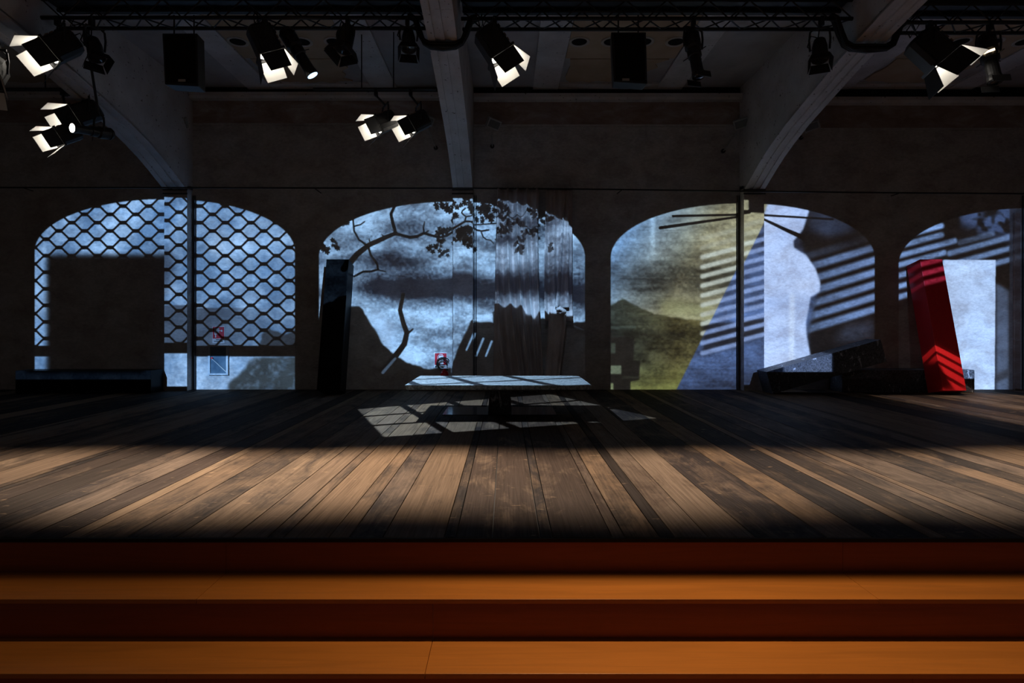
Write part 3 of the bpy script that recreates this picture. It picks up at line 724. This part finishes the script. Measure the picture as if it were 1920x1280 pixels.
for i in range(5):
    MB().lathe(pt(1027 + i * 11.5, 354.2, YC) + V((-.008, 0, 0)), (1, 0, 0), [(0, .020), (.004, .026), (.012, .026), (.016, .020)], 12).build('ring', 'blackmetal', c2)

# fire hose cabinet and signs on the wall
def wbox(px0, py0, px1, py1, y0, y1):
    a_ = pt(px0, py1, D); b_ = pt(px1, py0, D); return MB().box(a_.x, b_.x, y0, y1, a_.z, b_.z)
W0 = D - .001
hc = root('hose_cabinet', pt(410, 702, D), 'white framed fire hose cabinet with a glass pane set in the wall', 'cabinet')
for q in ((392, 647.5, 395.5, 702.5), (425.5, 647.5, 429, 702.5), (395.5, 647.5, 425.5, 650), (395.5, 699.5, 425.5, 702.5)):
    wbox(*q, W0 - .045, W0).build('frame', 'frame', hc)
wbox(395.5, 650, 425.5, 699.5, W0 - .02, W0).build('pane', 'pane', hc)
MB().tube([pt(397, 672, D - .035), pt(408, 682, D - .035), pt(424, 697, D - .035)], .012, 8).build('hose', 'grey', hc)
MB().lathe(pt(397.5, 671, D - .04), (0, -1, 0), [(0, .022), (.01, .022)], 12).build('nozzle', 'extred', hc)
sg = root('fire_sign', pt(410, 643, D), 'red and white fire hose sign above the glass hose cabinet', 'sign')
wbox(398.5, 611.5, 421.5, 643, W0 - .006, W0).build('backing', 'white', sg)
wbox(399.3, 612.5, 420.7, 634.5, W0 - .008, W0 - .006).build('red_field', 'signred', sg); rf = sg.children[-1]
wbox(402, 614.5, 411.5, 624, W0 - .010, W0 - .008).build('hose_symbol', 'grey', rf)
MB().tube([pt(409, 619.5, D - .011), pt(416, 620, D - .011)], .008, 6).build('nozzle_symbol', 'white', rf)
MB().lathe(pt(415.5, 620, D - .010), (0, -1, 0), [(0, .022), (.003, .022)], 14).build('valve_symbol', 'white', rf)
wbox(402, 625, 408, 626.8, W0 - .010, W0 - .008).build('tap_symbol', 'white', rf); wbox(403.8, 626.8, 405.6, 632.5, W0 - .010, W0 - .008).build('tap_symbol', 'white', rf)
for q in ((405, 636, 416, 637.4), (401.5, 639, 418, 640.4)):
    wbox(*q, W0 - .0075, W0 - .006).build('small_print', 'print', sg)
sg = root('fire_sign', pt(826, 690, D), 'red and white extinguisher sign behind the coiled hose', 'sign')
wbox(814, 660.5, 838.5, 690.5, W0 - .006, W0).build('backing', 'white', sg)
wbox(815.2, 662, 837.4, 684, W0 - .008, W0 - .006).build('red_field', 'signred', sg); rf = sg.children[-1]
wbox(823, 666, 831.5, 682.5, W0 - .010, W0 - .008).build('cylinder_symbol', 'white', rf)
MB().tube([pt(830, 664.5, D - .010), pt(824, 664, D - .010), pt(821, 668, D - .010), pt(820.5, 676, D - .010), pt(822, 679, D - .010)], .008, 6).build('hose_symbol', 'white', rf)
wbox(816, 685.5, 819, 689, W0 - .0075, W0 - .006).build('small_print', 'print', sg)
ex = root('fire_extinguisher', pt(833, 730, D - .15), 'red fire extinguisher with looped black hose behind the granite table', 'extinguisher')
c_ = pt(833.5, 730, D - .17); xx = c_.x
MB().lathe((xx, D - .17, .03), (0, 0, 1), [(0, .07), (.02, .095), (.36, .095), (.41, .07), (.43, .03), (.47, .03)], 20).build('cylinder', 'extred', ex, smoothed=True)
MB().box(xx - .02, xx + .08, D - .19, D - .15, .46, .49).build('handle', 'blackmetal', ex, bevel=.005)
MB().lathe((xx, D - .17, .0), (0, 0, 1), [(0, .09), (.03, .085)], 20).build('base_ring', 'blackmetal', ex)
for (cx_, cy_, rx, ry) in ((829, 680, 10, 9), (830, 684, 9, 8), (831, 677, 11, 7)):
    MB().tube([pt(cx_ + rx * math.cos(q * PI / 8 + .3), cy_ - ry * math.sin(q * PI / 8 + .3) * 1.0, D - .10 - .02 * math.cos(q)) for q in range(-1, 13)], .012, 6).build('hose', 'rubber', ex)

# ================================================================== lighting grid
BAYS = [(-13.8, -7.88, -.02), (-7.2, -1.26, .0), (-.69, 5.38, -.015), (5.96, 12.0, -.075)]
trusses = []
for bi, (x0, x1, dz) in enumerate(BAYS):
    z0, z1 = 6.28 + dz, 6.57 + dz; ya, yb_ = 9.1, 9.43
    lab = ('black lighting truss left of the curved rib beside the pole speaker', 'black lighting truss carrying the speaker and the blue profile spot', 'black lighting truss carrying a speaker between two ribs', 'black lighting truss carrying the big fresnel and the profile spot')[bi]
    tr = root('lighting_truss', ((x0 + x1) / 2, 9.26, z0), lab, 'truss')
    for y, z in ((ya, z0), (yb_, z0), (ya, z1), (yb_, z1)):
        MB().tube([(x0, y, z), (x1, y, z)], .031, 8).build('chord', 'blackmetal', tr, smoothed=True)
    n = int((x1 - x0) / .31)
    for k in range(n):
        a_, b_ = x0 + (x1 - x0) * k / n, x0 + (x1 - x0) * (k + 1) / n
        up = k % 2
        for (p, q) in (((ya, z0), (yb_, z0)), ((yb_, z0), (yb_, z1)), ((ya, z0), (ya, z1))):
            p, q = (p, q) if up else (q, p)
            MB().tube([(a_, *p), (b_, *q)], .012, 5).build('brace', 'blackmetal', tr)
    MB().box(x0, x1, 9.2, 9.62, z1 + .035, z1 + .36).build('cable_tray', 'blackmetal', tr)
    trusses.append(tr)
# cables slung under the ribs from one truss to the next
for k, (a_, b_) in enumerate(((-1.45, -.5), (5.1, 6.2))):
    dz = BAYS[k + 2][2] * .5
    cb_ = root('cable_bundle', ((a_ + b_) / 2, 9.15, 5.85), ('thick bundle of black cables slung under the straight middle rib', 'thick bundle of black cables slung under the curved rib beside the big fresnel')[k], 'cables')
    for q in range(7):
        yy = 9.08 + .035 * (q % 4); zz = 5.83 + dz + .026 * (q // 2) ; o_ = .02 * (q % 3)
        MB().tube([(a_ - .06 + o_, yy, 6.32), (a_ + .02 + o_, yy, 6.28), (a_ + .10 + o_, yy, 6.05), (a_ + .18, yy, zz + .06), (a_ + .28, yy, zz), ((a_ + b_) / 2, yy, zz - .025 * (q % 2)), (b_ - .28, yy, zz), (b_ - .18, yy, zz + .06), (b_ - .10 - o_, yy, 6.05), (b_ - .02 - o_, yy, 6.28), (b_ + .06 - o_, yy, 6.30)], .026, 7).build('cable', 'rubber', cb_, smoothed=True)
# pipe behind the truss that carries the lower lamps
YP = 11.0
for x0, x1, lab in ((-13.8, -7.83, 'black lamp pipe under the ceiling left of the curved rib'), (-3.6, -1.3, 'black lamp pipe under the ceiling carrying the paired lit lamps')):
    pp = root('lamp_pipe', ((x0 + x1) / 2, YP, 5.93), lab, 'pipe')
    MB().tube([(x0, YP, 5.93), (x1, YP, 5.93)], .028, 8).build('tube', 'blackmetal', pp)
    for x in (x0 + .9, x1 - .8):
        MB().tube([(x, YP, 5.95), (x, YP, 6.995)], .012, 6).build('hanger', 'blackmetal', pp)

def frame_of(d):
    f = V(d).normalized(); r = f.cross(V((0, 0, 1))).normalized(); u = r.cross(f); return f, r, u
def yoke(rt, c, r, half, hang, sc=1.0, rot=0):
    """U bracket around the body and the clamp up to the bar at hang"""
    hx = V((r.x, r.y, 0)).normalized()
    top = V((c.x, c.y, min(c.z + .34 * sc, hang.z - .12)))
    m = MB()
    for sgn in (-1, 1):
        p0 = c + r * (half * sgn); p1 = top + hx * (half * sgn * .98)
        m.tube([p0, p0 * .5 + p1 * .5 + hx * (.012 * sgn), p1 - V((0, 0, .04)), p1 - hx * (.05 * sgn)], .016, 6)
    m.tube([top - hx * (half * .95), top + hx * (half * .95)], .016, 6)
    m.build('yoke', 'blackmetal', rt)
    MB().tube([top, V((hang.x, hang.y, hang.z - .09))], .02, 8).build('stem', 'blackmetal', rt)
    MB().box(hang.x - .03, hang.x + .03, hang.y - .045, hang.y + .045, hang.z - .10, hang.z + .045).build('clamp', 'blackmetal', rt, bevel=.008)
def power_lead(rt, pts):
    MB().tube(pts, .010, 6).build('power_lead', 'rubber', rt, smoothed=True)
def fresnel(name, px, py, d, aim, hang, label, cat='stage light', sc=1.0, lit='lens', flare=(28, 28, 24, 24), group=None, lead=True, dl=.27):
    c = pt(px, py, d); f, r, u = frame_of(aim)
    rt = root(name, c, label, cat, group)
    P = lambda x, y, z: c + (r * x + u * y + f * z) * sc
    def ring(hw, hh, z, ch): return [P(x, y, z) for x, y in ((-hw + ch, -hh), (hw - ch, -hh), (hw, -hh + ch), (hw, hh - ch), (hw - ch, hh), (-hw + ch, hh), (-hw, hh - ch), (-hw, -hh + ch))]
    m = MB(); rows = [ring(.10, .11, -.30, .03), ring(.155, .165, -.26, .045), ring(.16, .17, .10, .045)]
    b0 = len(m.v)
    for q in rows: m.v += q
    for i in range(2):
        for k in range(8): m.f.append((i * 8 + k, i * 8 + (k + 1) % 8, (i + 1) * 8 + (k + 1) % 8, (i + 1) * 8 + k))
    m.f.append(tuple(range(7, -1, -1))); m.f.append(tuple(range(16, 24)))
    hs = m.build('housing', 'lampmetal', rt)
    for k in range(4):      # cooling louvres on both flanks and the top
        z = -.20 + .07 * k
        MB().obox(P(0, .176, z), r, u, f, .12 * sc, .007 * sc, .022 * sc).build('louvre', 'copper' if lit and k > 1 else 'lampmetal', hs)
    for sgn in (-1, 1):
        MB().obox(P(sgn * .168, -.07, -.06), r, u, f, .008 * sc, .035 * sc, .17 * sc).build('side_rail', 'lampmetal', rt)
    m = MB()                # front frame
    for x, y, hx, hy in ((0, .175, .19, .014), (0, -.175, .19, .014), (.175, 0, .014, .16), (-.175, 0, .014, .16)):
        m.obox(P(x, y, .115), r, u, f, hx * sc, hy * sc, .018 * sc)
    cf = m.build('colour_frame', 'lampmetal', rt)
    MB().lathe(P(0, 0, .098), f, [(0, .15 * sc), (.006 * sc, .15 * sc), (.024 * sc, .10 * sc), (.03 * sc, .0001)], 24).build('lens', lit or 'lensoff', rt, smoothed=True)
    for k, (ax, ay) in enumerate(((0, 1), (0, -1), (1, 0), (-1, 0))):
        an = math.radians(flare[k]); s_, co = math.sin(an), math.cos(an)
        w0, w1 = (.175, .23) if k < 2 else (.165, .15)
        def Q(t, z): # t across, z along the door
            off = .178 + z * s_
            return P((ax * off if ax else t), (ay * off if ay else t), .135 + z * co)
        poly = [Q(-w0, 0), Q(w0, 0), Q(w1, dl), Q(-w1, dl)]
        nrm = (poly[1] - poly[0]).cross(poly[3] - poly[0]).normalized() * .004
        mid_ = (poly[0] + poly[1] + poly[2] + poly[3]) * .25; axis_p = c + f * (mid_ - c).dot(f)
        if nrm.dot(mid_ - axis_p) < 0: nrm = -nrm
        dr = MB().prism(poly, nrm).build('barn_door', 'lampmetal', cf)
        MB().prism([q_ * .97 + mid_ * .03 - nrm * .3 for q_ in poly], nrm * .28).build('lit_look_face', 'litface', dr)  # pale sheet added so the inside of the door looks brightly lit
    yoke(rt, P(0, 0, -.08), r, .20 * sc, V(hang), sc)
    if lead:
        b_ = P(-.05, .05, -.30); h_ = V(hang)
        power_lead(rt, [b_, b_ - f * .10, b_ - f * .16 + V((0, 0, -.12)), b_ - f * .20 + r * -.08, b_ - f * .12 + V((0, 0, .14)), V((b_.x - .05, h_.y, h_.z - .1)), V((b_.x + .02, h_.y, h_.z + .02))])
    return rt
def profile(name, px, py, d, aim, hang, label, sc=1.0, lit=None, slit=False, flag=False):
    c = pt(px, py, d); f, r, u = frame_of(aim); rt = root(name, c, label, 'stage light')
    P = lambda x, y, z: c + (r * x + u * y + f * z) * sc
    pr = lambda l: [(z * sc, q * sc) for z, q in l]
    MB().lathe(c, f, pr([(-.36, .06), (-.33, .10), (-.20, .125), (-.06, .125), (-.03, .10)]), 18).build('lamp_house', 'lampmetal', rt, smoothed=False); lh = rt.children[-1]
    for k in range(3): MB().lathe(P(0, 0, -.29 + k * .05), f, pr([(0, .128), (.018, .128)]), 18).build('cooling_fin', 'lampmetal', lh)
    MB().lathe(c, f, pr([(-.03, .098), (.0, .105), (.10, .105), (.11, .085)]), 18).build('shutter_gate', 'lampmetal', rt); sg_ = rt.children[-1]
    MB().lathe(c, f, pr([(.02, .118), (.09, .118)] if slit else [(.11, .085), (.36, .088), (.42, .10), (.46, .10)]), 18).build('gate_band' if slit else 'barrel', 'lampmetal', rt)
    if slit:
        vw = (V((0, 0, EYE)) - c).normalized(); vw = (vw - f * vw.dot(f)).normalized(); tw = f.cross(vw)
        MB().obox(P(0, 0, .005) + vw * .117 * sc, tw, vw, f + tw * .0, .075 * sc, .006, .016 * sc).build('glowing_gap', 'slit', rt)
        MB().lathe(c, f, pr([(.11, .085), (.36, .088), (.42, .10), (.46, .10)]), 18).build('barrel', 'lampmetal', rt)
    MB().lathe(P(0, 0, .455), f, pr([(0, .088), (.012, .086), (.02, .04)]), 20).build('lens', lit or 'lensoff', rt, smoothed=True)
    for q in range(4):
        w_ = r * math.cos(q * PI / 2 + .4) + u * math.sin(q * PI / 2 + .4)
        MB().tube([P(0, 0, .05) + w_ * .10 * sc, P(0, 0, .05) + w_ * .20 * sc], .008 * sc, 5).build('shutter_handle', 'blackmetal', sg_)
    if flag:
        for sgn in (-1, 1):
            MB().obox(P(0, sgn * .125, .49), r, u, f, .12 * sc, .004 * sc, .05 * sc).build('barn_door', 'lampmetal', rt)
    yoke(rt, P(0, 0, -.06), r, .16 * sc, V(hang), sc)
    return rt
def par(name, px, py, d, aim, hang, label, sc=1.0):
    c = pt(px, py, d); f, r, u = frame_of(aim); rt = root(name, c, label, 'stage light')
    P = lambda x, y, z: c + (r * x + u * y + f * z) * sc
    pr = lambda l: [(z * sc, q * sc) for z, q in l]
    MB().lathe(c, f, pr([(-.20, .05), (-.18, .085), (-.06, .11), (.14, .115), (.15, .125), (.17, .125)]), 18).build('can', 'lampmetal', rt)
    MB().lathe(P(0, 0, .165), f, pr([(0, .105), (.01, .10), (.02, .03)]), 18).build('lens', 'lensoff', rt)
    for k, (ax, ay) in enumerate(((0, 1), (0, -1), (1, 0), (-1, 0))):
        def Q(t, z):
            off = .125 + z * .35
            return P((ax * off if ax else t), (ay * off if ay else t), .17 + z)
        poly = [Q(-.12, 0), Q(.12, 0), Q(.15, .13), Q(-.15, .13)]
        nrm = (poly[1] - poly[0]).cross(poly[3] - poly[0]).normalized() * .004
        MB().prism(poly, nrm).build('barn_door', 'lampmetal', rt)
    yoke(rt, P(0, 0, 0), r, .135 * sc, V(hang), sc)
    b_ = P(0, .03, -.2); power_lead(rt, [b_, b_ + r * .12 + V((0, 0, .06)), b_ + r * .17 - V((0, 0, .10)), b_ + r * .10 - V((0, 0, .18)), b_ + r * .03 - V((0, 0, .05)), V((b_.x, hang[1], hang[2]))])
    return rt
TZ = 6.25
def aim(px, py, d, sx, sy, phi):
    """beam direction from its run on the picture (sx right, sy down) and its angle towards the stalls"""
    c = pt(px, py, d); v = (V((0, 0, EYE)) - c).normalized()
    e1 = (V((1, 0, 0)) - v * v.x).normalized(); e2 = v.cross(e1)
    if e2.z < 0: e2 = -e2
    q = (e1 * sx - e2 * sy).normalized(); ph = math.radians(phi)
    return q * math.cos(ph) + v * math.sin(ph)
def hang(px, d=9.1, z=TZ): return ((px - CX) / F * d, d, z)
# lamps on the truss
fresnel('fresnel_lamp', 105, 92, 9.0, aim(105, 92, 9.0, -100, 42, 20), hang(108), 'big lit fresnel at the far left end of the truss', sc=1.12, flare=(20, 20, 12, 12))
fresnel('fresnel_lamp', -22, 140, 8.3, (.25, -.62, -.7), hang(-22, 8.3, 6.3), 'fresnel cut off by the edge below the far left lit one', sc=1.0, lit=None, flare=(30, 34, 24, 24))
par('par_lamp', 178, 92, 9.1, (.35, -.25, -.9), hang(172), 'small unlit par lamp beside the far left lit fresnel')
fresnel('fresnel_lamp', 500, 88, 9.0, aim(500, 88, 9.0, 20, 62, 19), hang(497), 'big lit fresnel hanging next to the blue profile spot', sc=1.08, flare=(16, 16, 14, 14))
profile('profile_spot', 556, 92, 9.36, aim(556, 92, 9.36, 30, 60, 22), hang(548, 9.43), 'slim black profile spot with a glowing blue lens', lit='lensblue', sc=1.0)
par('par_lamp', 648, 72, 9.1, (-.12, -.3, -.95), hang(652), 'stout unlit par lamp between the blue spot and the middle rib', sc=1.15)
par('par_lamp', 766, 76, 9.1, (.06, -.35, -.93), hang(764), 'small unlit par lamp hanging just beside the middle rib', sc=.95)
fresnel('fresnel_lamp', 930, 92, 9.0, aim(930, 92, 9.0, 45, 62, 18), hang(928), 'big lit fresnel hanging just past the middle rib', sc=1.15, flare=(16, 18, 12, 12))
profile('profile_spot', 1301, 96, 9.1, (.08, -.25, -.95), hang(1300), 'unlit black profile spot beside the second hanging speaker', sc=1.0, flag=True)
par('par_lamp', 1537, 94, 9.1, (-.14, -.3, -.93), hang(1540), 'small unlit par lamp beside the curved rib', sc=1.0)
fresnel('fresnel_lamp', 1752, 102, 9.0, aim(1752, 102, 9.0, 75, 58, 4), hang(1742, 9.1, 6.18), 'big lit fresnel on the truss by the glowing profile spot', sc=1.25, flare=(24, 26, 24, 24))
profile('profile_spot', 1855, 104, 9.1, (-.04, -.28, -.95), hang(1856, 9.1, 6.18), 'black profile spot with a glowing gap at the right of the truss', slit=True, flag=True, sc=1.05)
# lamps on the pipe
fresnel('fresnel_lamp', 150, 216, 10.6, aim(150, 216, 10.6, -70, 22, 20), hang(122, YP, 5.9), 'upper lit fresnel of the pair beside the round lit lens', sc=1.12, flare=(18, 18, 14, 14), lead=False)
fresnel('fresnel_lamp', 118, 254, 10.2, aim(118, 254, 10.2, -70, 24, 20), (-8.3, YP, 5.9), 'lower lit fresnel half hidden under its lit neighbour', sc=.9, flare=(18, 18, 14, 14), lead=False)
profile('profile_spot', 180, 247, 9.6, (-.40, -.86, -.12), (-6.74, 9.43, 6.25), 'small spot with a round glowing lens beside the lit pair', lit='lens', sc=.78)
fresnel('fresnel_lamp', 716, 232, 10.7, aim(716, 232, 10.7, -60, 22, 22), hang(705, YP, 5.9), 'lit fresnel on the pipe, further from the middle rib', sc=.92, flare=(18, 20, 14, 14), lead=False)
fresnel('fresnel_lamp', 778, 232, 10.7, aim(778, 232, 10.7, -58, 26, 22), hang(770, YP, 5.9), 'lit fresnel on the pipe, nearer the middle rib', sc=.92, flare=(18, 20, 14, 14), lead=False)

# loudspeakers hanging on the truss
def speaker(x0, x1, y0, y1, lx, ly, label):
    d = 9.0; a_, b_ = pt(x0, y1, d), pt(x1, y0, d)
    sp = root('hanging_speaker', ((a_.x + b_.x) / 2, d + .2, a_.z), label, 'speaker')
    til = .03
    MB().quadbox([(a_.x + til, d, a_.z), (b_.x - .0, d, a_.z - .03), (b_.x - .02, d + .26, a_.z - .03), (a_.x + til + .02, d + .26, a_.z), (a_.x - .01, d, b_.z), (b_.x - .02, d, b_.z), (b_.x - .04, d + .26, b_.z), (a_.x + .02, d + .26, b_.z)]).build('cabinet', 'blackmetal', sp, bevel=.012)
    MB().quadbox([(a_.x + .06, d - .012, a_.z + .03), (b_.x - .04, d - .012, a_.z + .01), (b_.x - .04, d - .001, a_.z + .01), (a_.x + .06, d - .001, a_.z + .03), (a_.x + .03, d - .012, b_.z - .03), (b_.x - .05, d - .012, b_.z - .03), (b_.x - .05, d - .001, b_.z - .03), (a_.x + .03, d - .001, b_.z - .03)]).build('grille', 'darkfill', sp)
    q = pt(lx, ly, d); MB().box(q.x - .055, q.x + .055, d - .02, d - .013, q.z - .018, q.z + .018).build('badge', 'grey', sp)
    for x in (a_.x + .12, b_.x - .12):
        MB().tube([(x, d + .1, b_.z - .005), (x, d + .1, 6.32)], .012, 6).build('hanger', 'blackmetal', sp)
speaker(305, 372, 62, 158, 342, 151.5, 'tall black loudspeaker hanging under the truss near the left curved rib')
speaker(1147, 1214, 60, 153, 1173, 150, 'tall black loudspeaker hanging in front of the round ceiling vents')

# small flood lights fixed high on the wall
def flood(px, py, w, h, tilt, arm, label, d=D - .32):
    c = pt(px, py, d); rt = root('wall_floodlight', c, label, 'floodlight')
    f, r, u = frame_of((math.sin(tilt) * .8, -.75, -.55)); cr, sr = math.cos(tilt * .35), math.sin(tilt * .35)
    r2, u2 = r * cr + u * sr, u * cr - r * sr
    k = d / F
    MB().obox(c, r2, u2, f, w * k / 2, h * k / 2, .05).build('housing', 'grey', rt, bevel=.008)
    MB().obox(c + f * .052, r2, u2, f, w * k / 2 - .03, h * k / 2 - .03, .004).build('glass', 'darkglass', rt)
    e = pt(px + arm[0], py + arm[1], D - .02)
    MB().tube([c - f * .04, c - f * .08 + V((0, 0, -.06)), e + V((0, -.06, 0)), e], .014, 6).build('arm', 'grey', rt)
    MB().lathe(e + V((0, .018, 0)), (0, -1, 0), [(0, .05), (.03, .05), (.035, .03)], 14).build('wall_mount', 'blackmetal', rt)
flood(800, 225, 26, 17, .5, (17, 52), 'grey wall floodlight on a long arm behind the paired lamps')
flood(925, 232, 27, 18, .5, (-2, 42), 'small grey wall floodlight just past the middle rib')
flood(1391, 231, 28, 18, -.5, (-35, 52), 'small grey wall floodlight on the inner side of the curved rib')
flood(1522, 236, 27, 16, -.6, (-20, 22), 'small grey wall floodlight on the outer side of the curved rib')
flood(335, 229, 30, 19, .1, (8, 26), 'small grey wall floodlight beside the left curved rib')

for o_ in bpy.data.objects:
    if 'w' in o_: del o_['w']
